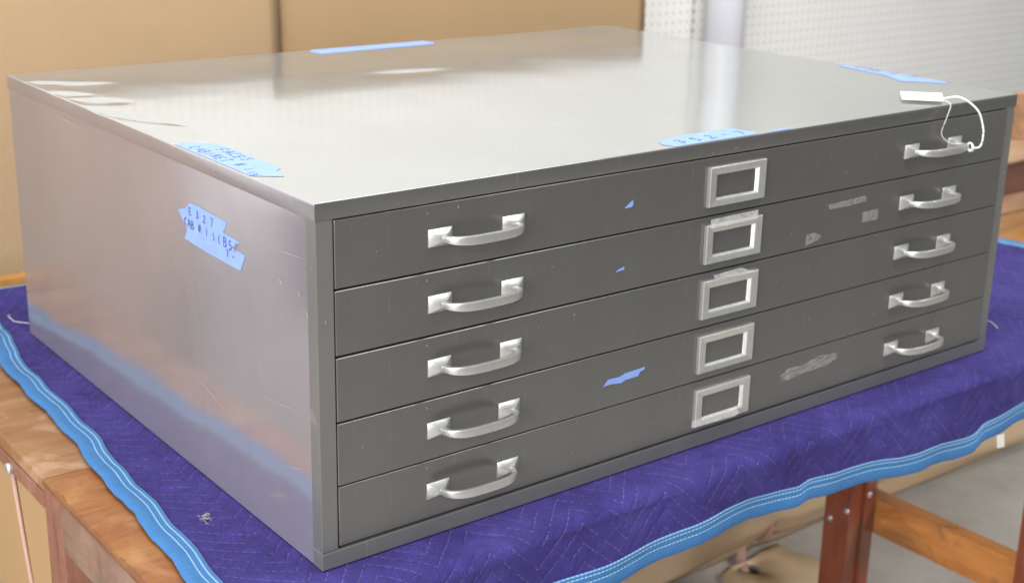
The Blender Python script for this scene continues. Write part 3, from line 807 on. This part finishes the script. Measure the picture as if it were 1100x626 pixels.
def ray_poly(th):
    dx, dy = math.cos(th), math.sin(th); best = 9
    for (a, b_), (c_, d_) in zip(P, P[1:] + P[:1]):
        ex, ey = c_ - a, d_ - b_; den = dx * ey - dy * ex
        if abs(den) < 1e-9: continue
        t = ((a - cx_) * ey - (b_ - cy_) * ex) / den; s = ((a - cx_) * dy - (b_ - cy_) * dx) / den
        if t > 0 and -1e-6 <= s <= 1 + 1e-6: best = min(best, t)
    return best
for i in range(nn_):
    th = i / nn_ * 6.2832; rp = ray_poly(th)
    hq = hr * (1 + .15 * math.sin(th * 3)); 
    ho.append([bm.verts.new((cx_ + math.cos(th) * hq, cy_ + math.sin(th) * hq * .85, FZ + .014 - .011 * (k == 0))) for k in (0, 1)])
    mid = hq + (rp - hq) * .5
    zmid = FZ + .013 + .006 * noise.noise(Vector((th, 1, 1))); ze = FZ + .007 + .016 * abs(noise.noise(Vector((th * 2, 4, 1))))
    ou.append([bm.verts.new((cx_ + math.cos(th) * mid, cy_ + math.sin(th) * mid, zmid)), bm.verts.new((cx_ + math.cos(th) * rp, cy_ + math.sin(th) * rp, ze)), bm.verts.new((cx_ + math.cos(th) * rp * .99, cy_ + math.sin(th) * rp * .99, FZ + .002))])
for i in range(nn_):
    j = (i + 1) % nn_
    bm.faces.new((ho[i][0], ho[j][0], ho[j][1], ho[i][1])); bm.faces.new((ho[i][1], ho[j][1], ou[j][0], ou[i][0]))
    bm.faces.new((ou[i][0], ou[j][0], ou[j][1], ou[i][1])); bm.faces.new((ou[i][1], ou[j][1], ou[j][2], ou[i][2]))
scrap = finish('cardboard_scrap', bm, card_mat('kraft_scrap', (.50, .37, .23)), None, True)
tag(scrap, 'torn tan cardboard scrap with a dark round hole on the floor beside the roll', 'cardboard')
bm = bmesh.new(); bmesh.ops.create_circle(bm, cap_ends=True, segments=24, radius=.02)
for v in bm.verts: v.co = Vector((cx_ + v.co.x, cy_ + v.co.y, FZ + .0035))
finish('hole_shade', bm, DARK, scrap)  # black disc painted as the shade down in the hole

# added boxes left of the table, unseen: meant to darken the cabinet side's reflection
BOXD = simple('dark_grey_plastic', (.05, .05, .055), .4); BOXW = simple('white_box_board', (.62, .61, .60), .6)
t = empty('reflection_box_white', (-.92, 1.05, FZ), 'added white box out of view, meant for the reflection in the cabinet side', 'box')
box('body', -1.15, -.62, .80, 1.2, FZ, -.19, BOXW, t, .01); box('lid', -1.16, -.61, .79, 1.21, -.189, -.14, BOXW, t, .01)
t = empty('reflection_box_dark', (-.92, 1.05, -.139), 'added dark grey box out of view, meant to darken the cabinet side reflection', 'case')
box('body', -1.12, -.60, .82, 1.18, -.139, .07, BOXD, t, .02); box('grip', -.95, -.80, .98, 1.02, .071, .095, BOXD, t, .008)

# ------------------------------------------------------------------ light
w = bpy.data.worlds.new('World'); S.world = w; w.use_nodes = True
bg = w.node_tree.nodes['Background']; bg.inputs[0].default_value = (.86, .90, 1.0, 1); bg.inputs[1].default_value = .38
def area(name, loc, target, sx, sy, power, col=(1, 1, 1)):
    l = bpy.data.lights.new(name, 'AREA'); l.shape = 'RECTANGLE'; l.size = sx; l.size_y = sy; l.energy = power; l.color = col
    o = bpy.data.objects.new(name, l); S.collection.objects.link(o); o.location = loc
    o.rotation_euler = (Vector(target) - Vector(loc)).to_track_quat('-Z', 'Y').to_euler(); return o
area('ceiling_lamp', (.65, -.1, 2.5), (.9, .8, 0), 3.2, 1.6, 126, (.98, 1, .98))
area('front_fill', (-1.9, -2.5, 2.0), (.3, .3, -.3), 1.4, 1.2, 58, (1, .99, .97))  # added fill light for the cabinet front and the floor under the bench
area('left_light', (-2.3, -1.1, .8), (.1, .2, .0), 1.6, 1.8, 125, (.95, .94, 1))  # broad area light from the left onto the cabinet side and front
fl = area('floor_fill', (2.9, -2.4, 1.6), (1.95, .45, -.76), 1.0, .6, 9, (1, .99, .96)); fl.data.spread = math.radians(55)  # added narrow fill light to brighten the floor below the bench
S.view_settings.view_transform = 'Standard'; S.view_settings.look = 'None'
S.view_settings.exposure = 0; S.view_settings.gamma = 1
S.cycles.use_denoising = True
